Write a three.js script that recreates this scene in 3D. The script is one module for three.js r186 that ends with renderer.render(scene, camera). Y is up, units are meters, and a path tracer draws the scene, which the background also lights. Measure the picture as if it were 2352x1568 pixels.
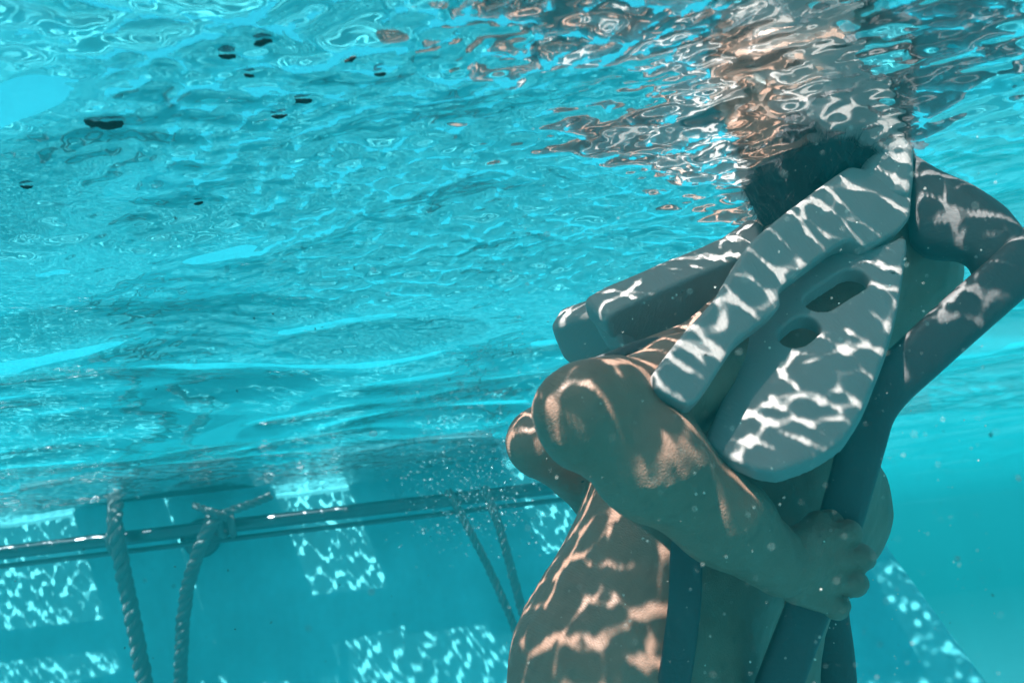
import * as THREE from 'three';
import { mergeGeometries } from 'three/addons/utils/BufferGeometryUtils.js';
import { createNoise3D } from 'simplex-noise';

// ---------------------------------------------------------------- camera, sky, sun, exposure
const scene = new THREE.Scene();
const camera = new THREE.PerspectiveCamera(42, 1024 / 682, 0.02, 120);
const EYE = new THREE.Vector3(0, -0.4, 0);            // the lens hangs 0.4 m under the water surface (y = 0)
camera.position.copy(EYE);
camera.rotation.order = 'YXZ';
camera.rotation.set(THREE.MathUtils.degToRad(14), 0, THREE.MathUtils.degToRad(-6.5));
camera.focus = 1.1; camera.userData.fStop = 7;
camera.updateMatrixWorld(true);

const renderer = new THREE.WebGLRenderer({ antialias: true });
renderer.toneMapping = THREE.LinearToneMapping;
renderer.toneMappingExposure = 6.2;
renderer.shadowMap.enabled = true;

const SUN = new THREE.Vector3(-0.28, 0.87, 0.42).normalize();
{
  const W = 128, H = 64, data = new Float32Array(W * H * 4);
  for (let y = 0; y < H; y++) {
    const up = Math.sin(((y + 0.5) / H - 0.5) * Math.PI), t = Math.pow(Math.max(0, up), 0.55);
    for (let x = 0; x < W; x++) {
      const o = (y * W + x) * 4;
      data[o] = 0.012 - 0.007 * t; data[o + 1] = 0.070 - 0.036 * t; data[o + 2] = 0.096 - 0.024 * t; data[o + 3] = 1;
    }
  }
  const sky = new THREE.DataTexture(data, W, H, THREE.RGBAFormat, THREE.FloatType);
  sky.mapping = THREE.EquirectangularReflectionMapping; sky.magFilter = THREE.LinearFilter; sky.needsUpdate = true;
  scene.background = sky; scene.environment = sky;
}
const sun = new THREE.DirectionalLight(new THREE.Color().setRGB(1, 0.96, 0.9), 5);
sun.position.copy(SUN).multiplyScalar(12);
sun.target.position.set(0, 0, -1.5);
sun.position.add(sun.target.position);
sun.castShadow = true; sun.shadow.radius = 1.0;
sun.shadow.mapSize.set(4096, 4096);
Object.assign(sun.shadow.camera, { left: -6, right: 6, top: 6, bottom: -6, near: 0.5, far: 30 });
scene.add(sun, sun.target);
scene.fog = new THREE.FogExp2(new THREE.Color().setRGB(0.012, 0.75, 0.92), 0.135);   // the turquoise water itself

// ---------------------------------------------------------------- helpers
let seed = 7;
const rnd = () => { seed = (seed + 0x6d2b79f5) | 0; let t = Math.imul(seed ^ (seed >>> 15), 1 | seed); t = (t + Math.imul(t ^ (t >>> 7), 61 | t)) ^ t; return ((t ^ (t >>> 14)) >>> 0) / 4294967296; };
const noise3 = createNoise3D(rnd);
const V = (x, y, z) => new THREE.Vector3(x, y, z);
const FOCAL = 784 / Math.tan(THREE.MathUtils.degToRad(21));
// a point of the place, measured on the photograph (2352 px wide) with its distance in metres along the lens axis
const at = (px, py, d) => V((px - 1176) / FOCAL * d, (784 - py) / FOCAL * d, -d).applyMatrix4(camera.matrixWorld);
const toward = (px, py) => at(px, py, 1).sub(EYE);
const Z1 = (x, y) => [1148.4 + 0.5126 * x, 287.1 + 0.5126 * y];
const A1 = (x, y, d) => at(...Z1(x, y), d);
const used = {};
function numbered(name) { const n = used[name] = (used[name] ?? -1) + 1; return n ? `${name}_${String(n).padStart(3, '0')}` : name; }
function tag(o, label, category, group, kind) {
  if (label) o.userData.label = label;
  if (category) o.userData.category = category;
  if (group) o.userData.group = group;
  if (kind) o.userData.kind = kind;
  return o;
}
function thing(name, label, category, position = V(0, 0, 0), group) {
  const o = new THREE.Group(); o.name = numbered(name); o.position.copy(position); scene.add(o);
  return tag(o, label, category, group);
}
function part(name, geometry, material, parent) {          // geometry in world space; the part keeps its thing's base
  const m = new THREE.Mesh(geometry, material); m.name = name; m.castShadow = m.receiveShadow = true;
  if (parent) {
    const w = V(0, 0, 0); for (let p = parent; p && p !== scene; p = p.parent) w.add(p.position);
    geometry.translate(-w.x, -w.y, -w.z); parent.add(m);
  } else { m.name = numbered(name); scene.add(m); }
  return m;
}
function noiseTexture(size, make, srgb = false) {
  const data = new Uint8Array(size * size * 4);
  for (let y = 0; y < size; y++) for (let x = 0; x < size; x++) { const c = make(x / size, y / size), o = (y * size + x) * 4; for (let k = 0; k < 3; k++) data[o + k] = Math.max(0, Math.min(255, c[k] * 255)); data[o + 3] = 255; }
  const t = new THREE.DataTexture(data, size, size); t.wrapS = t.wrapT = THREE.RepeatWrapping; t.magFilter = THREE.LinearFilter; if (srgb) t.colorSpace = THREE.SRGBColorSpace; t.needsUpdate = true; return t;
}
const wrapNoise = (u, v, f, s) => noise3(Math.cos(u * 6.2832) * f, Math.sin(u * 6.2832) * f + s, Math.cos(v * 6.2832) * f) * 0.5 + noise3(Math.sin(v * 6.2832) * f, Math.cos(u * 6.2832) * f - s, Math.sin(u * 6.2832) * f + 9) * 0.5;

const pores = noiseTexture(512, (u, v) => { const n = 0.5 + 0.3 * wrapNoise(u, v, 26, 2) + 0.25 * wrapNoise(u, v, 60, 5); return [n, n, n]; });
const scuff = noiseTexture(512, (u, v) => { const n = 0.5 + 0.35 * wrapNoise(u, v, 8, 4) + 0.25 * wrapNoise(u, v, 45, 11); return [n, n, n]; });
function metreUV(g, k = 4) { const p = g.attributes.position, uv = new Float32Array(p.count * 2); for (let i = 0; i < p.count; i++) { uv[i * 2] = (p.getX(i) - 0.6 * p.getZ(i)) * k; uv[i * 2 + 1] = (p.getY(i) + 0.35 * p.getZ(i)) * k; } g.setAttribute('uv', new THREE.BufferAttribute(uv, 2)); return g; }

// signed distances
const smin = (a, b, k) => { const h = Math.max(k - Math.abs(a - b), 0) / k; return Math.min(a, b) - h * h * k * 0.25; };
function cone(a, ra, b, rb) {                              // a limb: a capsule that tapers from a to b
  const dx = b.x - a.x, dy = b.y - a.y, dz = b.z - a.z, l = dx * dx + dy * dy + dz * dz;
  return (x, y, z) => {
    const px = x - a.x, py = y - a.y, pz = z - a.z, t = Math.min(1, Math.max(0, (px * dx + py * dy + pz * dz) / l));
    const ex = px - dx * t, ey = py - dy * t, ez = pz - dz * t;
    return Math.sqrt(ex * ex + ey * ey + ez * ez) - (ra + (rb - ra) * t);
  };
}
function blend(list, k) { return (x, y, z) => { let d = list[0](x, y, z); for (let i = 1; i < list.length; i++) d = smin(d, list[i](x, y, z), k); return d; }; }
function nets(lo, hi, cell, f) {                           // surface nets of the field f = 0
  const nx = Math.ceil((hi[0] - lo[0]) / cell) + 1, ny = Math.ceil((hi[1] - lo[1]) / cell) + 1, nz = Math.ceil((hi[2] - lo[2]) / cell) + 1;
  const g = new Float32Array(nx * ny * nz), id = (i, j, k) => (k * ny + j) * nx + i;
  for (let k = 0; k < nz; k++) for (let j = 0; j < ny; j++) for (let i = 0; i < nx; i++) g[id(i, j, k)] = f(lo[0] + i * cell, lo[1] + j * cell, lo[2] + k * cell);
  const vid = new Int32Array(nx * ny * nz).fill(-1), pos = [], index = [];
  const C = [[0, 0, 0], [1, 0, 0], [0, 1, 0], [1, 1, 0], [0, 0, 1], [1, 0, 1], [0, 1, 1], [1, 1, 1]], E = [[0, 1], [2, 3], [4, 5], [6, 7], [0, 2], [1, 3], [4, 6], [5, 7], [0, 4], [1, 5], [2, 6], [3, 7]], c = new Float32Array(8);
  for (let k = 0; k < nz - 1; k++) for (let j = 0; j < ny - 1; j++) for (let i = 0; i < nx - 1; i++) {
    let m = 0;
    for (let q = 0; q < 8; q++) { c[q] = g[id(i + C[q][0], j + C[q][1], k + C[q][2])]; if (c[q] < 0) m++; }
    if (m === 0 || m === 8) continue;
    let x = 0, y = 0, z = 0, n = 0;
    for (const [p, q] of E) if ((c[p] < 0) !== (c[q] < 0)) { const t = c[p] / (c[p] - c[q]); x += C[p][0] + (C[q][0] - C[p][0]) * t; y += C[p][1] + (C[q][1] - C[p][1]) * t; z += C[p][2] + (C[q][2] - C[p][2]) * t; n++; }
    vid[id(i, j, k)] = pos.length / 3;
    pos.push(lo[0] + (i + x / n) * cell, lo[1] + (j + y / n) * cell, lo[2] + (k + z / n) * cell);
  }
  const quad = (a, b, c2, d, flip) => { if (a < 0 || b < 0 || c2 < 0 || d < 0) return; if (flip) index.push(a, c2, b, a, d, c2); else index.push(a, b, c2, a, c2, d); };
  for (let k = 1; k < nz - 1; k++) for (let j = 1; j < ny - 1; j++) for (let i = 1; i < nx - 1; i++) {
    const s = g[id(i, j, k)] < 0;
    if (s !== g[id(i + 1, j, k)] < 0) quad(vid[id(i, j - 1, k - 1)], vid[id(i, j, k - 1)], vid[id(i, j, k)], vid[id(i, j - 1, k)], !s);
    if (s !== g[id(i, j + 1, k)] < 0) quad(vid[id(i - 1, j, k - 1)], vid[id(i - 1, j, k)], vid[id(i, j, k)], vid[id(i, j, k - 1)], !s);
    if (s !== g[id(i, j, k + 1)] < 0) quad(vid[id(i - 1, j - 1, k)], vid[id(i, j - 1, k)], vid[id(i, j, k)], vid[id(i - 1, j, k)], !s);
  }
  const nor = new Float32Array(pos.length), e = cell * 0.6;
  for (let q = 0; q < pos.length; q += 3) {
    const [x, y, z] = [pos[q], pos[q + 1], pos[q + 2]], a = f(x + e, y, z) - f(x - e, y, z), b = f(x, y + e, z) - f(x, y - e, z), d = f(x, y, z + e) - f(x, y, z - e), l = Math.hypot(a, b, d) || 1;
    nor[q] = a / l; nor[q + 1] = b / l; nor[q + 2] = d / l;
  }
  const geo = new THREE.BufferGeometry();
  geo.setAttribute('position', new THREE.Float32BufferAttribute(pos, 3)); geo.setAttribute('normal', new THREE.BufferAttribute(nor, 3)); geo.setIndex(index);
  return geo;
}
// a bar or a strap swept through points [Vector3, half width, half depth], flat side toward `face`
function sweep(stops, face, seg = 60, around = 20, power = 3) {
  const curve = new THREE.CatmullRomCurve3(stops.map((s) => s[0]), false, 'centripetal'), pos = [], index = [];
  const T = V(), side = V(), up = V();
  for (let i = 0; i <= seg; i++) {
    const t = i / seg, p = curve.getPoint(t), q = t * (stops.length - 1), k = Math.min(stops.length - 2, Math.floor(q)), fr = q - k, w = stops[k][1] + (stops[k + 1][1] - stops[k][1]) * fr, h = stops[k][2] + (stops[k + 1][2] - stops[k][2]) * fr;
    curve.getTangent(t, T); side.crossVectors(T, face).normalize(); up.crossVectors(side, T).normalize();
    for (let j = 0; j < around; j++) {
      const a = (j / around) * Math.PI * 2, c = Math.cos(a), s = Math.sin(a), x = Math.sign(c) * Math.pow(Math.abs(c), 2 / power) * w, y = Math.sign(s) * Math.pow(Math.abs(s), 2 / power) * h;
      pos.push(p.x + side.x * x + up.x * y, p.y + side.y * x + up.y * y, p.z + side.z * x + up.z * y);
    }
  }
  for (let i = 0; i < seg; i++) for (let j = 0; j < around; j++) { const a = i * around + j, b = i * around + (j + 1) % around; index.push(a, b, a + around, b, b + around, a + around); }
  for (const [base, flip] of [[0, true], [seg * around, false]]) {
    const c = pos.length / 3, p = curve.getPoint(base ? 1 : 0); pos.push(p.x, p.y, p.z);
    for (let j = 0; j < around; j++) { const a = base + j, b = base + (j + 1) % around; if (flip) index.push(c, b, a); else index.push(c, a, b); }
  }
  const g = new THREE.BufferGeometry(); g.setAttribute('position', new THREE.Float32BufferAttribute(pos, 3)); g.setIndex(index); g.computeVertexNormals(); return metreUV(g);
}

// ---------------------------------------------------------------- the water surface
// One wave field gives the height, the slope and, from a computed lens effect, the openings cut to cast a caustic pattern.
const WAVES = [];
{
  const bands = [[0.95, 0.0085, 6], [0.42, 0.0040, 8], [0.2, 0.0017, 10], [0.105, 0.00075, 12], [0.052, 0.00045, 12], [0.031, 0.00025, 12], [0.02, 0.00007, 10]];
  for (const [length, height, n] of bands) for (let i = 0; i < n; i++) {
    const a = Math.PI / 2 + (rnd() - 0.5) * (length > 0.15 ? 1.7 : 2.6) + (rnd() < 0.5 ? Math.PI : 0), k = (2 * Math.PI) / (length * (0.75 + 0.5 * rnd()));
    WAVES.push([Math.cos(a) * k, Math.sin(a) * k, rnd() * 6.2832, height * Math.sqrt(2 / n) * (0.7 + 0.6 * rnd()), k]);
  }
}
const SWELL = WAVES.slice(0, 14), SHORT = 14;
const ease = (v, a, b) => { const t = Math.min(1, Math.max(0, (v - a) / (b - a))); return t * t * (3 - 2 * t); };
const ruffle = (x, z) => 0.28 + 0.72 * Math.max(ease(x, -0.72, -0.5) * ease(-x, -0.95, -0.7) * ease(z, -1.75, -1.5), ease(-z, 2.4, 2.7));
function wave(x, z, list = WAVES) { let h = 0, hx = 0, hz = 0; const m = ruffle(x, z); for (let i = 0; i < list.length; i++) { const [kx, kz, p, a0] = list[i], a = i < SHORT ? a0 : a0 * m; const t = kx * x + kz * z + p, c = a * Math.cos(t); h += a * Math.sin(t); hx += kx * c; hz += kz * c; } return [h, hx, hz]; }

const WALL_Z = -3.75;
// seen from below the water mirrors (total reflection); the stacked sheets are added to block the sun, their openings shaped as caustics
const waterMirrorMask = new THREE.MeshPhysicalMaterial({ name: 'water_mirror_mask', color: new THREE.Color().setRGB(0.96, 0.985, 0.99), metalness: 1, roughness: 0, transparent: true, opacity: 0.68, side: THREE.DoubleSide });
const waterClear = new THREE.MeshPhysicalMaterial({ name: 'mask_opening_pane', color: new THREE.Color().setRGB(1, 1, 1), transmission: 1, thickness: 0, ior: 1.33, roughness: 0, side: THREE.DoubleSide });
{
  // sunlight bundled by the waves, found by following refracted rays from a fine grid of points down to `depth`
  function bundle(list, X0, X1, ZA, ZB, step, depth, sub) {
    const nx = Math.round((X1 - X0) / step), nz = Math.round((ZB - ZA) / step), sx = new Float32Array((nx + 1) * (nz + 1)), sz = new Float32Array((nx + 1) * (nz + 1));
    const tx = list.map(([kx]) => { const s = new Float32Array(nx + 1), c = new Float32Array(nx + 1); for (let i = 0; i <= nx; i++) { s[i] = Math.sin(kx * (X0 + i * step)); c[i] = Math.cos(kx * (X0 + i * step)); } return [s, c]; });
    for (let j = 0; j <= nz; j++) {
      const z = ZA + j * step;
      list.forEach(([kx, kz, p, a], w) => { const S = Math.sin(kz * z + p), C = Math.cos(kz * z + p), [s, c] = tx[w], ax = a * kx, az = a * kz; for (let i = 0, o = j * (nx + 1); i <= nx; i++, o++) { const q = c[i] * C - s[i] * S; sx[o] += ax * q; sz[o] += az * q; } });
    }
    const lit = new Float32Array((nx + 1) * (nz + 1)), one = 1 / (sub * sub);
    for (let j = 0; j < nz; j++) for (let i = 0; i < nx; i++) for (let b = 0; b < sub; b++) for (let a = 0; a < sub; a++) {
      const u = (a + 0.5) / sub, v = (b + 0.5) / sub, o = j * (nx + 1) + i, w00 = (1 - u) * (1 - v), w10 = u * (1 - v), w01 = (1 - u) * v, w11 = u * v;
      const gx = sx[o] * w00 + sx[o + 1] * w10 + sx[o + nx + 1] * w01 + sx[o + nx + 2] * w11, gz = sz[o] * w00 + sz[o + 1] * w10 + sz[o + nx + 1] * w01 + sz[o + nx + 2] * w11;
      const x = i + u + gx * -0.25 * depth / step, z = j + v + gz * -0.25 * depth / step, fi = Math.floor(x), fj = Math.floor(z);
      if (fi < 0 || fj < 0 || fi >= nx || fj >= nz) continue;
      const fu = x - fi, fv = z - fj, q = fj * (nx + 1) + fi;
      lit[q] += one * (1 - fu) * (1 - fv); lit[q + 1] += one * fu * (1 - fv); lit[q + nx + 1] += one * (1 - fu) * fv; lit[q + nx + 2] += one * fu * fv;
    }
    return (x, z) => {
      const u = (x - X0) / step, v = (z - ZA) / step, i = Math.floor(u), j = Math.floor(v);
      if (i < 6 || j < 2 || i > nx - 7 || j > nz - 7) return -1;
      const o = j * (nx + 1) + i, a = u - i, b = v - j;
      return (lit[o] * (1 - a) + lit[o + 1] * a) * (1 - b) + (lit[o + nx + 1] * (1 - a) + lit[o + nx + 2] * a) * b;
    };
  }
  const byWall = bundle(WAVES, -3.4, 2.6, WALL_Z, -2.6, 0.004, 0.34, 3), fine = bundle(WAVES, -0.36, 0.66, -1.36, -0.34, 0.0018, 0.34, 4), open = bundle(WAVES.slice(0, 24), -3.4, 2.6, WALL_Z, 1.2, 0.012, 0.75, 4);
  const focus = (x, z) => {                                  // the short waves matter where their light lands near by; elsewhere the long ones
    const w = open(x, z), base = w < 0 ? 1.8 : w * 1.3;  // raised so more sun passes the sheets and brightens the open water
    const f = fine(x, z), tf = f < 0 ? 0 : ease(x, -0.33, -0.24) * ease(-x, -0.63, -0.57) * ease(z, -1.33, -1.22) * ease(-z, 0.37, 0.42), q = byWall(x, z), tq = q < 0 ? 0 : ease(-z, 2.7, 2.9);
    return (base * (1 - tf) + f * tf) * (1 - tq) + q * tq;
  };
  const lines = (stops, far0, far1) => {                    // [from, to, step] runs, then ever wider steps outwards
    const out = [];
    for (const [a, b, s] of stops) { const n = Math.round((b - a) / s); for (let i = 0; i < n; i++) out.push(a + (b - a) * i / n); }
    out.push(stops.at(-1)[1]);
    for (let s = 0.02, x = out.at(-1); x < far1; s *= 1.12) out.push(x += s);
    if (far0 !== null) { const left = []; for (let s = 0.02, x = out[0]; x > far0; s *= 1.12) left.unshift(x -= s); out.unshift(...left); }
    return out;
  };
  const gx = lines([[-3.35, -2.5, 0.014], [-2.5, -0.6, 0.0082], [-0.6, -0.3, 0.006], [-0.3, 0.6, 0.0032], [0.6, 0.8, 0.008], [0.8, 2.5, 0.025]], -25, 25), gz = lines([[WALL_Z, -3.2, 0.0055], [-3.2, -2.7, 0.012], [-2.7, -1.5, 0.016], [-1.5, -1.3, 0.007], [-1.3, -0.4, 0.0032], [-0.4, 1.1, 0.04]], null, 20);
  const gz2 = []; for (let s = 0.03, z = WALL_Z; z > -25; s *= 1.12) gz2.unshift(z -= s);
  gz.unshift(...gz2);
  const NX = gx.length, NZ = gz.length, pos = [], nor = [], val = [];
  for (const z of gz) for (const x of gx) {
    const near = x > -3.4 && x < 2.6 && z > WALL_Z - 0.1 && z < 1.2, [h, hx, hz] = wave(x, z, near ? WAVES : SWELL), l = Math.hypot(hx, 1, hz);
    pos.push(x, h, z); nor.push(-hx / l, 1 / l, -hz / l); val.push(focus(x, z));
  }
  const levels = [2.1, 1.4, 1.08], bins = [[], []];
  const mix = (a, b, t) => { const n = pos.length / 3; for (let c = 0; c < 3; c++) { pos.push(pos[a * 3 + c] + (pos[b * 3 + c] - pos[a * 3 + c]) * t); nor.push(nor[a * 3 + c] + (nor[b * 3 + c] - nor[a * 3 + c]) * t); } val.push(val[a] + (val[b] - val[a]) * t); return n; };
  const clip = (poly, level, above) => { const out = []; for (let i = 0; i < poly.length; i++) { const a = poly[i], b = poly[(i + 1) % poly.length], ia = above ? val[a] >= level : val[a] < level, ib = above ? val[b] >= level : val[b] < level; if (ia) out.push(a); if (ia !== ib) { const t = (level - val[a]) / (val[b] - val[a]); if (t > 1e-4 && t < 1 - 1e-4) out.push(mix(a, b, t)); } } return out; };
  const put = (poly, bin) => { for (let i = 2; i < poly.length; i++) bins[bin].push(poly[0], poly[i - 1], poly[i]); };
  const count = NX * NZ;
  for (let k = 0; k < 3; k++) {                              // three added sun-blocking sheets a millimetre apart, each with wider openings; the lowest closes its own with a clear pane
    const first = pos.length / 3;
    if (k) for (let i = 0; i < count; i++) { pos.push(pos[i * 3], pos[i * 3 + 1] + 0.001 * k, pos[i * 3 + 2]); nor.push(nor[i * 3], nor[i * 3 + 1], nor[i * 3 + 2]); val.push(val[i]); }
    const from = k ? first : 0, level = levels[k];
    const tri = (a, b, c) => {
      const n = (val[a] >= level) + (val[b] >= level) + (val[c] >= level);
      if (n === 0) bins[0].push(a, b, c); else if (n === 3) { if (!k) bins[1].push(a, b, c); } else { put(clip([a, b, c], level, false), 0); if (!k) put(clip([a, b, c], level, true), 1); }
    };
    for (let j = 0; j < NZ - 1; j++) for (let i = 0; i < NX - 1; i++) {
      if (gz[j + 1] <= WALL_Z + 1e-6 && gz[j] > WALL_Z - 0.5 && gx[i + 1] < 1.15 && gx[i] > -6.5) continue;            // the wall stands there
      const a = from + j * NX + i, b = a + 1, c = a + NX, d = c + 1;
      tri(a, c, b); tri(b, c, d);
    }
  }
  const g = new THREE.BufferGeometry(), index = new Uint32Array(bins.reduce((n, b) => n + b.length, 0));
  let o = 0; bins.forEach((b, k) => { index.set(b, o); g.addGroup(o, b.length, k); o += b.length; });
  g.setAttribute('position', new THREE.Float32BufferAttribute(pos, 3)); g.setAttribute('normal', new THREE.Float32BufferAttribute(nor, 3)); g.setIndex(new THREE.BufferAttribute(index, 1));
  const m = new THREE.Mesh(g, [waterMirrorMask, waterClear]); m.name = 'water_surface_caustic_mask'; m.castShadow = m.receiveShadow = true; scene.add(m);
  tag(m, 'rippled turquoise water surface of stacked sheets cut to cast sun ripples', null, null, 'structure');
  console.log('surface triangles', index.length / 3, bins.map((b) => b.length / index.length));
}

// ---------------------------------------------------------------- the pool
const plasterMap = noiseTexture(512, (u, v) => { const n = 0.93 + 0.05 * wrapNoise(u, v, 2, 3) + 0.03 * wrapNoise(u, v, 9, 7); return [n, n, n]; }, true);
const plaster = new THREE.MeshStandardMaterial({ name: 'pale_aqua_plaster', color: new THREE.Color().setRGB(0.11, 0.72, 0.83), roughness: 0.75, map: plasterMap });
{
  const f = new THREE.PlaneGeometry(60, 60, 1, 1); f.rotateX(-Math.PI / 2); f.translate(0, -2.4, -2);
  for (let i = 0, uv = f.attributes.uv; i < uv.count; i++) uv.setXY(i, uv.getX(i) * 20, uv.getY(i) * 20);
  tag(part('pool_floor', f, plaster), 'aqua pool floor fading into the blue water', null, null, 'structure');
  const s = new THREE.Shape([[-6.5, -2.4], [2.35, -2.4], [1.36, -0.42], [1.18, 0.02], [1.17, 0.045], [-6.5, 0.045]].map(([x, y]) => new THREE.Vector2(x, y)));
  const w = new THREE.ExtrudeGeometry(s, { depth: 0.5, bevelEnabled: true, bevelSize: 0.03, bevelThickness: 0.03, bevelSegments: 3 }); w.translate(0, 0, WALL_Z - 0.53);
  const uv = w.attributes.uv, p = w.attributes.position; for (let i = 0; i < uv.count; i++) uv.setXY(i, p.getX(i) * 0.4, p.getY(i) * 0.4);
  tag(part('pool_wall', w, plaster), 'pale wall behind the steel handrail with bright sun ripples', 'wall', null, 'structure');
}

{
  for (const [w, x, z, turn, label] of [[51, 0, -24.6, 0, 'far aqua pool wall beyond the open water'], [46, 24.6, -2.5, -Math.PI / 2, 'long aqua pool side wall opposite the handrail corner'], [46, -24.6, -2.5, Math.PI / 2, 'aqua pool end wall past the handrail'], [51, 0, 19.6, Math.PI, 'aqua pool wall facing the handrail wall']]) {
    const g = new THREE.BoxGeometry(w, 2.46, 0.3); g.translate(0, -1.18, -0.15); g.rotateY(turn); g.translate(x, 0, z);
    tag(part('pool_side', g, plaster), label, 'wall', null, 'structure');
  }
}

// ---------------------------------------------------------------- swim platform over the wall: its boards shade the wall
const boardMat = new THREE.MeshStandardMaterial({ name: 'teal_painted_board', color: new THREE.Color().setRGB(0.015, 0.09, 0.11), roughness: 0.85 });
{
  const t = thing('swim_platform', 'boarded swim platform overhanging the water along the pale wall', 'platform', V(-0.9, 0.3, WALL_Z));
  const slope = SUN.y / SUN.z, drift = SUN.x / SUN.z, H = 0.11;
  const box = (x0, x1, y0, y1, z0, z1) => { const g = new THREE.BoxGeometry(x1 - x0, y1 - y0, z1 - z0); g.translate((x0 + x1) / 2, (y0 + y1) / 2, (z0 + z1) / 2); return g; };
  // a board from the wall out to z: its shadow reaches down the wall to H - z * slope, and drifts sideways
  for (const [a, b, reach] of [[-1.94, -1.56, 0.36], [-1.54, -1.10, 0.40], [-0.78, -0.46, 0.34], [-0.45, -0.12, 0.36], [0.45, 0.63, 0.3], [0.8, 1.12, 0.52]]) part('board', box(a, b, H - 0.03, H, WALL_Z - 0.4, WALL_Z + reach), boardMat, t);  // last board added only to shade the right end of the wall
  part('front_beam', box(-5, 1.6, H - 0.105, H - 0.033, WALL_Z + 0.245, WALL_Z + 0.27), boardMat, t);
}

// ---------------------------------------------------------------- handrail and ropes
const steel = new THREE.MeshStandardMaterial({ name: 'polished_steel', color: new THREE.Color().setRGB(0.10, 0.13, 0.15), metalness: 1, roughness: 0.28 });
{
  const a = at(-120, 1283, 3.42), b = at(1560, 1085, 3.6), t = thing('handrail', 'polished steel handrail running along the pale wall under water', 'handrail', a.clone());
  const c = new THREE.CatmullRomCurve3([a.clone().add(V(-1.5, 0, 0)), a, a.clone().lerp(b, 0.35), a.clone().lerp(b, 0.7), b]);
  part('tube', new THREE.TubeGeometry(c, 120, 0.027, 24), steel, t);
  const under = new THREE.CatmullRomCurve3(c.points.map((p) => p.clone().add(V(0, -0.05, -0.03)))); part('shadow_line_tube', new THREE.TubeGeometry(under, 120, 0.010, 14), steel, t);  // thin tube added in place of the shadow line under the rail
  for (const f of [0.08, 0.47, 0.9]) {
    const p = c.getPoint(f), post = new THREE.CylinderGeometry(0.02, 0.02, Math.abs(WALL_Z - p.z) - 0.03, 18); post.rotateX(Math.PI / 2); post.translate(p.x, p.y - 0.02, (p.z - 0.03 + WALL_Z) / 2);
    const br = part('bracket', post, steel, t);
    const fl = new THREE.LatheGeometry([[0, 0], [0.075, 0], [0.08, 0.008], [0.07, 0.02], [0.03, 0.03], [0, 0.03]].map(([x, y]) => new THREE.Vector2(x, y)), 32); fl.rotateX(Math.PI / 2); fl.translate(p.x, p.y - 0.02, WALL_Z + 0.012); part('flange', fl, steel, br);
  }
}
const ropeMat = new THREE.MeshStandardMaterial({ name: 'grey_rope', color: new THREE.Color().setRGB(0.10, 0.15, 0.165), roughness: 0.9 });
function strands(points, radius, mat, parent, pitch = 0.16, n = 3) {
  const c = new THREE.CatmullRomCurve3(points), len = c.getLength(), steps = Math.ceil(len / 0.015), fr = c.computeFrenetFrames(steps);
  for (let s = 0; s < n; s++) {
    const pts = [];
    for (let i = 0; i <= steps; i++) { const p = c.getPointAt(i / steps), a = (i / steps) * len / pitch * 6.2832 + s * 6.2832 / n, r = radius * 0.5 * (1 + 0.22 * noise3(i * 0.23, s * 3, 5)); pts.push(p.add(fr.normals[i].clone().multiplyScalar(Math.cos(a) * r)).add(fr.binormals[i].clone().multiplyScalar(Math.sin(a) * r))); }
    part('strand', new THREE.TubeGeometry(new THREE.CatmullRomCurve3(pts), steps * 2, radius * 0.56, 10), mat, parent);
  }
}
{
  const rope = (label, pts, r, mat, pitch) => { const t = thing('rope', label, 'rope', pts[0].clone(), 'ropes hanging from the handrail'); strands(pts, r, mat, t, pitch); return t; };
  const r1 = rope('thick dark rope hanging straight down across the steel handrail', [at(268, 1080, 3.46), at(266, 1140, 3.42), at(264, 1205, 3.35), at(272, 1260, 3.34), at(288, 1340, 3.36), at(306, 1430, 3.37), at(330, 1560, 3.38), at(360, 1720, 3.4), at(395, 1900, 3.4)], 0.029, ropeMat, 0.13);
  const back = new THREE.TorusGeometry(0.05, 0.017, 12, 36, 4.4); back.rotateY(Math.PI / 2); const lp = at(266, 1240, 3.44); back.translate(lp.x, lp.y, lp.z); part('loop', back, ropeMat, r1);
  const r2 = rope('twisted rope knotted on the steel handrail, curving as it hangs', [at(505, 1178, 3.36), at(478, 1215, 3.33), at(452, 1275, 3.33), at(432, 1340, 3.35), at(420, 1420, 3.37), at(416, 1500, 3.38), at(412, 1600, 3.4), at(412, 1900, 3.4)], 0.025, ropeMat, 0.11);
  const k0 = at(505, 1195, 3.38); for (let k = 0; k < 3; k++) { const wrap = new THREE.TorusGeometry(0.042, 0.014, 12, 36); wrap.rotateY(Math.PI / 2 + 0.35 * (k - 1)); wrap.rotateX(0.2 * k); wrap.translate(k0.x + 0.032 * (k - 1), k0.y - 0.012, k0.z - 0.03); part('knot_turn', wrap, ropeMat, r2); }
  strands([at(500, 1190, 3.36), at(530, 1172, 3.34), at(560, 1163, 3.36), at(590, 1152, 3.4), at(620, 1140, 3.45)], 0.016, ropeMat, r2, 0.09);
  strands([at(520, 1190, 3.36), at(490, 1178, 3.33), at(460, 1166, 3.34), at(445, 1160, 3.36)], 0.014, ropeMat, r2, 0.09);
  rope('slim slack rope slanting from the handrail, farther from the person than its neighbour', [at(1030, 1125, 3.5), at(1052, 1170, 3.48), at(1085, 1230, 3.48), at(1125, 1310, 3.5), at(1165, 1400, 3.5), at(1205, 1500, 3.5), at(1290, 1720, 3.5)], 0.016, ropeMat, 0.09);
  rope('slim rope slanting down between the slack rope and the person', [at(1112, 1118, 3.48), at(1128, 1160, 3.46), at(1150, 1220, 3.46), at(1172, 1300, 3.47), at(1196, 1390, 3.48), at(1225, 1490, 3.5), at(1290, 1700, 3.5)], 0.018, ropeMat, 0.09);
}

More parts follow.
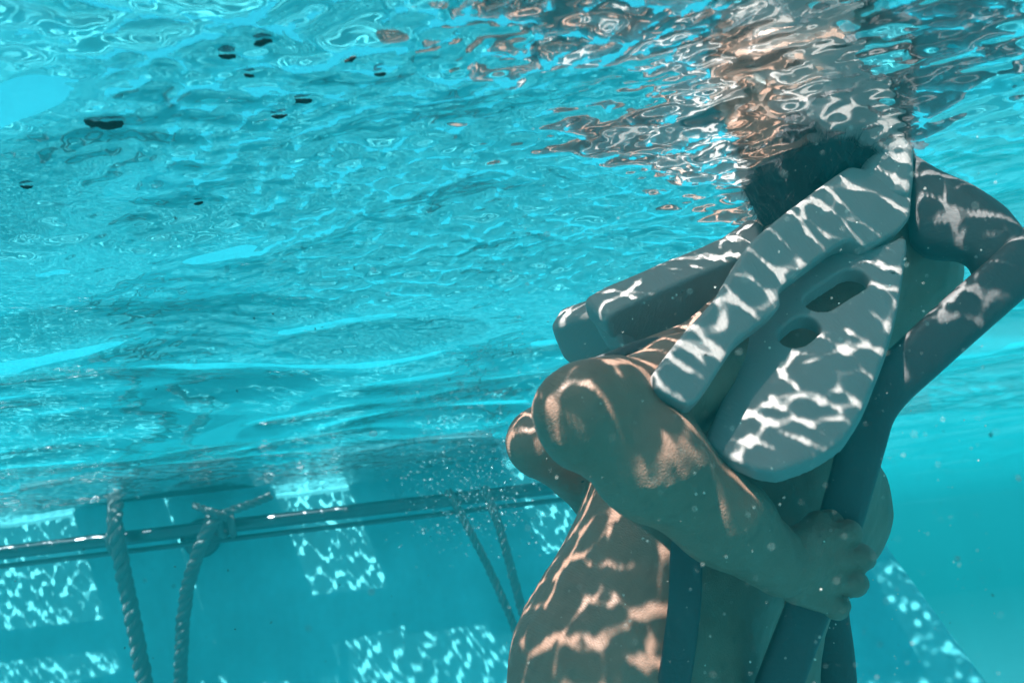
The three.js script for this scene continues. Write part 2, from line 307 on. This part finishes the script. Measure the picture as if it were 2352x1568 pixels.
// ---------------------------------------------------------------- the person
const skin = new THREE.MeshPhysicalMaterial({ name: 'skin', color: 0xffffff, vertexColors: true, roughness: 0.55, bumpMap: pores, bumpScale: 0.0008 });
const beardMat = new THREE.MeshStandardMaterial({ name: 'dark_hair', color: new THREE.Color().setRGB(0.007, 0.007, 0.009), roughness: 0.75 });
{
  const who = thing('person', 'dark haired person with bare arms gripping a grey bar under water', 'person', at(1700, 1300, 1.02));
  const S = at(1880, 790, 1.0), EL = at(1348, 952, 0.775), WR = at(1792, 1296, 0.832), skinDetail = (x, y, z) => 0.0012 * noise3(x * 28, y * 28, z * 28) + 0.0005 * noise3(x * 90, y * 90, z * 90);
  const limbs = [
    cone(at(1975, 630, 1.09), 0.112, at(1820, 900, 1.07), 0.094), cone(at(1820, 900, 1.07), 0.094, at(1730, 1130, 1.06), 0.11), cone(at(1730, 1130, 1.06), 0.11, at(1850, 1160, 1.14), 0.104),
    cone(at(1890, 640, 1.0), 0.055, at(1830, 560, 1.24), 0.06), cone(at(1960, 640, 1.1), 0.085, at(1930, 390, 1.06), 0.055),
    cone(at(1890, 640, 1.0), 0.052, S, 0.05),
    cone(at(1592, 1130, 1.02), 0.112, at(1448, 1560, 1.0), 0.126), cone(at(1448, 1560, 1.0), 0.126, at(1380, 1760, 0.98), 0.10), cone(at(1740, 1250, 1.1), 0.095, at(1690, 1650, 1.14), 0.088), cone(at(1690, 1650, 1.14), 0.088, at(1690, 1900, 1.16), 0.07),
  ];
  const arm = [cone(S, 0.05, at(1560, 885, 0.86), 0.046), cone(at(1560, 885, 0.86), 0.044, EL, 0.038), cone(EL, 0.038, at(1490, 1058, 0.785), 0.0475), cone(at(1490, 1058, 0.785), 0.0475, at(1660, 1192, 0.805), 0.038), cone(at(1660, 1190, 0.805), 0.041, WR, 0.0305), cone(at(1282, 945, 0.766), 0.019, at(1330, 985, 0.77), 0.03), cone(at(1330, 895, 0.765), 0.02, at(1400, 900, 0.78), 0.03)];
  const FE = at(1240, 1015, 1.07), far = [cone(at(1830, 640, 1.24), 0.052, FE, 0.036), cone(FE, 0.036, at(1400, 1130, 1.13), 0.044), cone(at(1400, 1130, 1.13), 0.044, at(1700, 1300, 1.2), 0.03)];
  const trunk = blend(limbs, 0.06), armF = blend(arm, 0.022), farF = blend(far, 0.025);
  const body = (x, y, z) => smin(smin(trunk(x, y, z), armF(x, y, z), 0.02), farF(x, y, z), 0.02) + skinDetail(x, y, z);
  const box = (pts, pad) => { const lo = [9, 9, 9], hi = [-9, -9, -9]; for (const p of pts) p.toArray().forEach((v, i) => { lo[i] = Math.min(lo[i], v - pad); hi[i] = Math.max(hi[i], v + pad); }); return [lo, hi]; };
  const [lo, hi] = box([at(1960, 380, 1.03), at(1380, 1760, 0.98), at(1690, 1900, 1.16), EL, FE, WR, at(1830, 560, 1.24), at(1850, 1150, 1.12), at(1960, 690, 1.08)], 0.13);
  const pieces = [nets(lo, hi, 0.0075, body)];
  // the near hand: its back to the lens, four fingers round the bar, the thumb over its top
  const K = [at(1950, 1224, 0.848), at(1978, 1280, 0.845), at(1962, 1340, 0.845), at(1922, 1394, 0.849)], across = at(1960, 1150, 0.87).sub(at(1830, 1440, 0.875)).normalize();
  const right = toward(1985, 1300).sub(toward(1900, 1300)).normalize(), deep = toward(1950, 1290).normalize(), hand = [cone(WR, 0.0295, at(1830, 1300, 0.836), 0.026)], fingers = [], knobs = [];
  const root = [at(1842, 1262, 0.838), at(1842, 1292, 0.836), at(1838, 1322, 0.837), at(1830, 1348, 0.84)];
  K.forEach((k, i) => { hand.push(cone(root[i], 0.0165, k, 0.0096)); knobs.push(cone(k.clone().addScaledVector(deep, -0.005), 0.0098, k, 0.0118)); });
  K.forEach((k, i) => {
    const r = [0.0108, 0.0112, 0.0108, 0.0096][i], p1 = k.clone().addScaledVector(deep, 0.034).addScaledVector(right, 0.003), p2 = p1.clone().addScaledVector(deep, 0.016).addScaledVector(right, -0.026), p3 = p2.clone().addScaledVector(deep, -0.006).addScaledVector(right, -0.022);
    fingers.push(blend([cone(k, r * 1.12, p1, r), cone(p1, r * 1.02, p2, r * 0.95), cone(p2, r * 0.95, p3, r * 0.82)], 0.004));
  });
  const T0 = at(1838, 1250, 0.84), T1 = at(1880, 1205, 0.858), T2 = at(1930, 1186, 0.878), T3 = at(1965, 1190, 0.9);
  const thumb = blend([cone(T0, 0.017, T1, 0.0125), cone(T1, 0.0122, T2, 0.0108), cone(T2, 0.0108, T3, 0.009)], 0.006), palm = blend(hand, 0.008);
  const handF = (x, y, z) => { let d = smin(palm(x, y, z), thumb(x, y, z), 0.012); for (const f of fingers) d = smin(d, f(x, y, z), 0.003); for (const f of knobs) d = smin(d, f(x, y, z), 0.005); return d + 0.0005 * noise3(x * 120, y * 120, z * 120); };
  const [hl, hh] = box([WR, ...K, T3, K[1].clone().addScaledVector(deep, 0.05)], 0.034);
  pieces.push(nets(hl, hh, 0.003, handF));
  // the head, mostly above the water: it leans forward so that the bearded jaw is under water
  const HC = at(1850, 205, 1.045), fw = V(-0.86, -0.30, 0.30).normalize(), sd = V().crossVectors(fw, V(0, 1, 0)).normalize(), hu = V().crossVectors(sd, fw).normalize();
  const H = (f, s, u) => HC.clone().addScaledVector(fw, f).addScaledVector(sd, s).addScaledVector(hu, u);
  const ears = [-1, 1].map((s) => cone(H(-0.012, s * 0.076, 0.022), 0.012, H(-0.006, s * 0.077, -0.03), 0.009));
  const headF = (() => {
    const base = blend([cone(H(-0.035, 0, 0.035), 0.086, H(0.025, 0, 0.03), 0.076), cone(H(0.03, 0, 0.0), 0.068, H(0.048, 0, -0.07), 0.044), cone(H(-0.02, 0, -0.04), 0.06, H(-0.03, 0, -0.12), 0.056)], 0.03);
    const nose = cone(H(0.095, 0, 0.022), 0.008, H(0.112, 0, -0.018), 0.0135), brow = cone(H(0.083, -0.034, 0.034), 0.011, H(0.083, 0.034, 0.034), 0.011), lips = cone(H(0.089, -0.02, -0.056), 0.009, H(0.089, 0.02, -0.056), 0.009), eyes = [-1, 1].map((s) => H(0.096, s * 0.031, 0.012));
    return (x, y, z) => { let d = smin(smin(smin(base(x, y, z), nose(x, y, z), 0.014), brow(x, y, z), 0.018), lips(x, y, z), 0.012); for (const e of ears) d = smin(d, e(x, y, z), 0.008); for (const e of eyes) d = -smin(-d, Math.hypot(x - e.x, y - e.y, z - e.z) - 0.013, 0.008); return d; };
  })();
  const [el, eh] = box([H(-0.1, 0, 0.12), H(0.12, 0.07, -0.12), H(0, -0.08, 0.1), H(0, 0.08, 0), H(-0.03, 0, -0.14)], 0.03);
  pieces.push(nets(el, eh, 0.004, headF));
  const all = mergeGeometries(pieces), p = all.attributes.position, col = new Float32Array(p.count * 3);
  for (let i = 0; i < p.count; i++) {
    const x = p.getX(i), y = p.getY(i), z = p.getZ(i), n = 0.5 + 0.32 * noise3(x * 9, y * 9, z * 9) + 0.18 * noise3(x * 60, y * 60, z * 60), fr = Math.max(0, noise3(x * 150, y * 150, z * 150) - 0.55) * 0.5;
    col[i * 3] = 0.165 + 0.06 * n - fr * 0.2; col[i * 3 + 1] = 0.092 + 0.032 * n - fr * 0.13; col[i * 3 + 2] = 0.065 + 0.022 * n - fr * 0.09;
  }
  all.setAttribute('color', new THREE.BufferAttribute(col, 3));
  part('body', metreUV(all), skin, who);
  for (const s of [-1, 1]) { const e = new THREE.SphereGeometry(0.0118, 20, 16); const c = H(0.0875, s * 0.031, 0.012); e.translate(c.x, c.y, c.z); part('eye', e, new THREE.MeshStandardMaterial({ color: new THREE.Color().setRGB(0.5, 0.48, 0.45), roughness: 0.2 }), who); }
  // beard and hair: a thick dark mass with loose hairs along its edge
  const mass = blend([cone(H(0.056, -0.03, -0.075), 0.04, H(0.056, 0.03, -0.075), 0.04), cone(H(0.05, 0, -0.09), 0.052, H(0.066, 0, -0.135), 0.03), cone(H(0.05, 0.045, -0.06), 0.036, H(-0.015, 0.07, 0.0), 0.024), cone(H(0.05, -0.045, -0.06), 0.036, H(-0.015, -0.07, 0.0), 0.024), cone(H(-0.06, 0.035, -0.01), 0.058, H(-0.06, -0.035, -0.01), 0.058), cone(H(-0.02, 0.03, -0.06), 0.055, H(-0.02, -0.03, -0.06), 0.055), cone(H(-0.01, 0, -0.09), 0.06, at(1890, 505, 1.05), 0.055), cone(at(1852, 325, 1.06), 0.067, at(1834, 428, 1.08), 0.056)], 0.03);
  const beardF = (x, y, z) => mass(x, y, z) + 0.003 * noise3(x * 60, y * 30, z * 60) + 0.0015 * noise3(x * 200, y * 60, z * 200);
  const [bl, bh] = box([H(0.07, 0.08, -0.18), H(0.1, -0.08, -0.14), H(-0.09, 0.06, 0.03), H(-0.1, -0.09, -0.02), at(1890, 505, 1.05), at(1832, 438, 1.0)], 0.07), bg = nets(bl, bh, 0.004, beardF);
  part('wet_hair', bg, beardMat, who);
  const hairs = [], bp = bg.attributes.position.clone(), bn = bg.attributes.normal, off = who.position;
  const one = new THREE.ConeGeometry(0.00045, 1, 4, 1); one.translate(0, 0.45, 0); const q = new THREE.Quaternion();
  for (let i = 0; i < 2600; i++) { const k = Math.floor(rnd() * bp.count), n = V(bn.getX(k), bn.getY(k), bn.getZ(k)).add(V(rnd() - 0.5, -0.5 - rnd() * 0.4, rnd() - 0.5).multiplyScalar(0.9)).normalize(), g = one.clone(); g.scale(1, 0.007 + rnd() * 0.013, 1); g.applyQuaternion(q.setFromUnitVectors(V(0, 1, 0), n)); g.translate(bp.getX(k) + off.x, bp.getY(k) + off.y, bp.getZ(k) + off.z); hairs.push(g); }
  part('loose_hair', mergeGeometries(hairs), beardMat, who).userData.kind = 'stuff';
  const cap = blend([cone(H(-0.04, 0, 0.042), 0.092, H(0.012, 0, 0.052), 0.08)], 0.02), capF = (x, y, z) => Math.max(cap(x, y, z) + 0.002 * noise3(x * 80, y * 80, z * 80), -((x - HC.x) * hu.x + (y - HC.y) * hu.y + (z - HC.z) * hu.z) - 0.0 + ((x - HC.x) * fw.x + (y - HC.y) * fw.y + (z - HC.z) * fw.z) * 0.7);
  part('hair', nets(...box([H(-0.05, 0, 0.05), H(0.02, 0, 0.06)], 0.12), 0.005, capF), beardMat, who);
}

// ---------------------------------------------------------------- the grey harness worn over the shoulders
const foam = new THREE.MeshPhysicalMaterial({ name: 'grey_foam', color: new THREE.Color().setRGB(0.20, 0.186, 0.182), roughness: 0.62, bumpMap: scuff, bumpScale: 0.0005 });
const foamDark = new THREE.MeshPhysicalMaterial({ name: 'dark_grey_foam', color: new THREE.Color().setRGB(0.048, 0.046, 0.048), roughness: 0.6, bumpMap: scuff, bumpScale: 0.0005 });
const harness = thing('buoyancy_harness', 'grey moulded harness of rounded plates and thick bars worn by the person', 'harness', at(1800, 800, 0.95));
function plate(name, outline, anchors, thick, mat, { round = 0.008, bend = () => 0, slots = [], cell = 0.0035, parent = harness } = {}) {
  const [p0, p1, p2] = anchors.map((a) => A1(...a)), u = p1.clone().sub(p0).normalize(), n = V().crossVectors(u, p2.clone().sub(p0)).normalize();
  if (n.dot(EYE.clone().sub(p0)) < 0) n.negate();
  const v = V().crossVectors(n, u), hit = (x, y) => { const d = toward(...Z1(x, y)), t = p0.clone().sub(EYE).dot(n) / d.dot(n), q = EYE.clone().addScaledVector(d, t).sub(p0); return [q.dot(u), q.dot(v)]; };
  let poly = outline.map(([x, y]) => hit(x, y));
  for (let k = 0; k < 3; k++) poly = poly.flatMap((a, i) => { const b = poly[(i + 1) % poly.length], w = k ? 0.25 : 0.14; return [[a[0] * (1 - w) + b[0] * w, a[1] * (1 - w) + b[1] * w], [a[0] * w + b[0] * (1 - w), a[1] * w + b[1] * (1 - w)]]; });
  const sd = (x, y) => { let d = 1e9, s = 1; for (let i = 0, j = poly.length - 1; i < poly.length; j = i++) { const [ax, ay] = poly[i], [bx, by] = poly[j], ex = bx - ax, ey = by - ay, wx = x - ax, wy = y - ay, t = Math.min(1, Math.max(0, (wx * ex + wy * ey) / (ex * ex + ey * ey || 1e-12))), qx = wx - ex * t, qy = wy - ey * t; d = Math.min(d, qx * qx + qy * qy); if ((ay > y) !== (by > y) && x < (ex * (y - ay)) / ey + ax) s = -s; } return s * Math.sqrt(d); };
  const holes = slots.map(([x0, y0, x1, y1, r]) => { const a = hit(x0, y0), b = hit(x1, y1); return cone(V(a[0], a[1], 0), r, V(b[0], b[1], 0), r); });
  const xs = poly.map((p) => p[0]), ys = poly.map((p) => p[1]), pad = 0.014, h = thick / 2;
  const x0 = Math.min(...xs) - pad, x1 = Math.max(...xs) + pad, y0 = Math.min(...ys) - pad, y1 = Math.max(...ys) + pad, GW = Math.ceil((x1 - x0) / 0.003) + 1, GH = Math.ceil((y1 - y0) / 0.003) + 1, table = new Float32Array(GW * GH);
  for (let j = 0; j < GH; j++) for (let i = 0; i < GW; i++) table[j * GW + i] = sd(x0 + i * 0.003, y0 + j * 0.003);
  const flat = (x, y) => { const a = Math.min(GW - 1.001, Math.max(0, (x - x0) / 0.003)), b = Math.min(GH - 1.001, Math.max(0, (y - y0) / 0.003)), i = Math.floor(a), j = Math.floor(b), s = a - i, t = b - j, o = j * GW + i; return (table[o] * (1 - s) + table[o + 1] * s) * (1 - t) + (table[o + GW] * (1 - s) + table[o + GW + 1] * s) * t; };
  const f = (x, y, z) => {
    const zz = z + h - bend((x - x0) / (x1 - x0), (y - y0) / (y1 - y0)) + 0.0008 * noise3(x * 22, y * 22, 3), a = flat(x, y) + round, b = Math.abs(zz) - h + round;
    let d = Math.min(Math.max(a, b), 0) + Math.hypot(Math.max(a, 0), Math.max(b, 0)) - round;
    for (const s of holes) d = -smin(-d, s(x, y, 0), 0.004);
    return d;
  };
  let zl = 1e9, zh = -1e9; for (let a = 0; a <= 1; a += 0.05) for (let b = 0; b <= 1; b += 0.05) { const q = bend(a, b); zl = Math.min(zl, q); zh = Math.max(zh, q); }
  const g = nets([x0, y0, -thick + zl - 0.012], [x1, y1, zh + 0.012], cell, f), m = new THREE.Matrix4().makeBasis(u, v, n).setPosition(p0);
  g.applyMatrix4(m);
  return part(name, metreUV(g), mat, parent);
}
plate('chest_plate', [[1640, 560], [1790, 490], [1825, 480], [1832, 520], [1790, 800], [1740, 980], [1640, 1230], [1550, 1380], [1420, 1475], [1250, 1552], [1150, 1540], [1000, 1475], [915, 1405], [925, 1360], [1065, 1040], [1130, 840], [1220, 700], [1480, 500], [1590, 480]],
  [[1780, 520, 0.915], [1250, 1540, 0.755], [950, 1390, 0.79]], 0.02, foam, { round: 0.005, bend: (a, b) => -0.018 * Math.pow(2 * b - 1, 2), slots: [[1440, 780, 1580, 690, 0.0155], [1325, 935, 1360, 905, 0.0155]] });
plate('shoulder_plate', [[1795, 100], [1838, 140], [1856, 300], [1848, 410], [1800, 470], [1650, 552], [1590, 512], [1520, 532], [1255, 735], [1268, 800], [1240, 838], [1070, 965], [900, 1232], [850, 1258], [700, 1178], [683, 1110], [830, 920], [980, 760], [1060, 620], [1130, 510], [1290, 380], [1565, 176], [1640, 192], [1660, 140]],
  [[1590, 512, 0.9], [900, 1230, 0.762], [1290, 380, 0.902]], 0.026, foam, { round: 0.0045 });
plate('shoulder_strap', [[1620, 230], [1628, 165], [1655, 130], [1800, 42], [1868, 70], [1862, 320], [1700, 330]], [[1650, 180, 0.962], [1800, 60, 0.97], [1820, 260, 0.95]], 0.03, foam, { round: 0.01 });
plate('far_board', [[470, 850], [1060, 598], [1180, 540], [1180, 650], [980, 765], [830, 897], [560, 1003], [490, 950]], [[500, 900, 0.92], [1080, 620, 0.97], [560, 990, 0.945]], 0.045, foam, { round: 0.005 });
plate('far_end_block', [[218, 920], [240, 888], [385, 843], [500, 840], [600, 1000], [520, 1020], [340, 1105], [275, 1060]], [[250, 930, 1.0], [480, 870, 0.965], [340, 1100, 1.02]], 0.04, foam, { round: 0.01 });
plate('end_clasp', [[388, 850], [420, 828], [480, 838], [560, 990], [570, 1010], [480, 1020]], [[400, 860, 0.95], [480, 850, 0.935], [520, 1000, 0.93]], 0.03, foam, { round: 0.008 });
plate('far_shoulder_plate', [[765, 690], [940, 530], [1120, 405], [1180, 430], [1180, 540], [1060, 640], [810, 720]], [[800, 690, 1.06], [1120, 420, 1.12], [1060, 600, 1.03]], 0.028, foam, { round: 0.01 });
plate('back_shell', [[1790, 52], [1960, 165], [2120, 228], [2270, 330], [2345, 430], [2420, 560], [2400, 690], [2240, 680], [2115, 655], [2095, 605], [2045, 575], [1900, 560], [1820, 500], [1830, 300], [1815, 130]], [[1850, 200, 0.962], [2330, 450, 0.90], [1870, 520, 0.945]], 0.04, foamDark, { round: 0.016, bend: (a, b) => -0.02 * Math.pow(2 * b - 1, 2) });
{
  const px = (n, d) => (n / FOCAL) * d, face = EYE.clone().sub(at(2000, 1000, 0.87)).normalize();
  const bar = [[2450, 480, 54, 0.935], [2410, 545, 56, 0.918], [2345, 610, 58, 0.9], [2230, 712, 58, 0.886], [2115, 816, 57, 0.878], [2032, 895, 56, 0.875], [2000, 945, 54, 0.874], [1982, 1010, 52, 0.874], [1956, 1110, 50, 0.876], [1920, 1232, 49, 0.88], [1880, 1340, 49, 0.884], [1832, 1460, 50, 0.888], [1772, 1620, 52, 0.892], [1705, 1800, 52, 0.9]];
  part('grip_bar', sweep(bar.map(([x, y, w, d]) => [at(x, y, d), px(w, d), 0.017]), face, 110, 28, 3.4), foamDark, harness);
  part('hanging_strap', sweep([[1590, 1180, 0.868], [1578, 1260, 0.866], [1573, 1380, 0.862], [1560, 1490, 0.862], [1540, 1620, 0.866], [1515, 1780, 0.87]].map(([x, y, d]) => [at(x, y, d), px(38, d), 0.005]), face, 50, 16, 4), foamDark, harness);
  part('far_grip_bar', sweep([[1900, 1250, 1.16], [1902, 1400, 1.16], [1915, 1500, 1.16], [1925, 1620, 1.16], [1940, 1800, 1.16]].map(([x, y, d]) => [at(x, y, d), px(46, d), 0.016]), face, 50, 20, 3), foamDark, harness);
  part('arm_sling', sweep([[1316, 862, 0.9], [1360, 838, 0.87], [1405, 820, 0.85], [1470, 794, 0.85], [1550, 783, 0.86], [1640, 770, 0.9]].map(([x, y, d]) => [at(x, y, d), px(14, d), 0.004]), face, 40, 14, 3), foamDark, harness);
}

// ---------------------------------------------------------------- bubbles and flecks drifting in the water
{
  const fleck = new THREE.IcosahedronGeometry(1, 0), dark = new THREE.MeshStandardMaterial({ name: 'plant_fleck', color: new THREE.Color().setRGB(0.02, 0.03, 0.03), roughness: 0.9 });
  const n = 420, m = new THREE.InstancedMesh(fleck, dark, n), o = new THREE.Object3D();
  for (let i = 0; i < n; i++) {
    const d = 0.35 + Math.pow(rnd(), 1.5) * 2.2, px = rnd() * 2352, py = 500 + rnd() * 1060, s = (0.00025 + 0.0009 * Math.pow(rnd(), 4)) * (0.6 + 0.5 * d);
    o.position.copy(at(px, py, d)); if (o.position.y > -0.03) o.position.y = -0.05 - rnd() * 0.3; o.rotation.set(rnd() * 6, rnd() * 6, rnd() * 6); o.scale.set(s * (1 + rnd() * 1.6), s, s * 0.6); o.updateMatrix(); m.setMatrixAt(i, o.matrix);
  }
  m.name = 'drifting_flecks'; m.castShadow = m.receiveShadow = true; scene.add(m); tag(m, 'tiny dark flecks drifting all through the clear water', 'flecks', null, 'stuff');
  const mote = new THREE.MeshStandardMaterial({ name: 'pale_mote', color: new THREE.Color().setRGB(0.75, 0.72, 0.66), roughness: 0.8 }), nm = 900, motes = new THREE.InstancedMesh(new THREE.IcosahedronGeometry(1, 1), mote, nm);
  for (let i = 0; i < nm; i++) { const d = 0.3 + rnd() * 0.65, s = (0.00012 + 0.00042 * Math.pow(rnd(), 3)) * (0.5 + d); o.position.copy(at(1150 + rnd() * 1150, 250 + rnd() * 1320, d)); if (o.position.y > -0.03) o.position.y = -0.05 - rnd() * 0.3; o.rotation.set(0, 0, 0); o.scale.setScalar(s); o.updateMatrix(); motes.setMatrixAt(i, o.matrix); }
  motes.name = 'pale_motes'; scene.add(motes); tag(motes, 'fine pale motes hanging in the water before the person', 'motes', null, 'stuff');
  const pale = new THREE.MeshPhysicalMaterial({ name: 'air_bubble_skin', color: new THREE.Color().setRGB(0.45, 0.62, 0.66), metalness: 0.3, roughness: 0.2, transparent: true, opacity: 0.4 });
  const ball = new THREE.SphereGeometry(1, 10, 8), nb = 900, b = new THREE.InstancedMesh(ball, pale, nb);
  for (let i = 0; i < nb; i++) {
    const g = () => (rnd() + rnd() + rnd() - 1.5) / 1.5, d = 2.6 + rnd() * 0.8, s = 0.0012 + 0.003 * Math.pow(rnd(), 2);
    o.position.copy(at(1080 + g() * 260, 1130 + g() * 200, d)); if (o.position.y > -0.01) o.position.y = -0.01 - rnd() * 0.1; o.rotation.set(0, 0, 0); o.scale.set(s, s * 0.8, s); o.updateMatrix(); b.setMatrixAt(i, o.matrix);
  }
  b.name = 'bubble_cloud'; b.castShadow = b.receiveShadow = true; scene.add(b); tag(b, 'cloud of fine air bubbles around the handrail beside the person', 'bubbles', null, 'stuff');
  for (const [px, py, d, r] of [[857, 620, 0.7, 0.0024], [891, 675, 0.75, 0.0022], [1211, 652, 0.8, 0.0018], [1256, 538, 0.7, 0.0026], [857, 996, 1.1, 0.005]]) {
    const s = new THREE.SphereGeometry(r, 20, 14), c = at(px, py, d); s.scale(1.15, 0.8, 1.15); s.translate(c.x, Math.min(c.y, -0.02), c.z); tag(part('air_bubble', s, pale), 'lone round air bubble floating free in open water', 'bubble', 'lone bubbles in the open water');
  }
}
{
  // thin dark shapes added at the surface in place of its dark marks
  const markMat = new THREE.MeshStandardMaterial({ name: 'dark_mark', color: new THREE.Color().setRGB(0.006, 0.012, 0.012), roughness: 0.95 });
  const spots = [[238, 250, 0.017, 0.3], [600, 48, 0.008, 2.9], [520, 84, 0.007, 0.2], [800, 90, 0.006, 2.7], [695, 205, 0.008, 0.3], [570, 131, 0.004, 0.4], [640, 250, 0.007, 0.1], [455, 476, 0.006, 2.9], [60, 425, 0.006, 0.4], [870, 137, 0.005, 0.0]];
  spots.forEach(([px, py, r, turn], i) => {
    const d = toward(px, py), t = -EYE.y / d.y, x = d.x * t, z = d.z * t, y = wave(x, z)[0] - 0.003, g = new THREE.SphereGeometry(1, 18, 10), p = g.attributes.position;
    for (let k = 0; k < p.count; k++) { const a = p.getX(k), b = p.getY(k), c = p.getZ(k); p.setXYZ(k, a * r * (0.9 + 0.25 * noise3(c * 2, b, i)), b * 0.0012 + a * a * r * 0.12 + 0.0008 * noise3(a * 3, c * 3, i), c * r * (0.36 + 0.22 * noise3(a * 2.2, i, c)) + a * a * r * 0.1 + r * 0.12 * noise3(a * 3, c, i + 5)); }
    g.computeVertexNormals(); g.rotateY(turn); g.translate(x, y, z);
    tag(part('added_surface_mark', g, markMat), i ? 'small dark shape added at the surface over open water' : 'largest dark shape added at the surface over open water', 'surface_mark', 'dark shapes added at the surface');
  });
}
scene.traverse((o) => { if (o.isMesh) o.castShadow = o.receiveShadow = true; });
renderer.render(scene, camera);
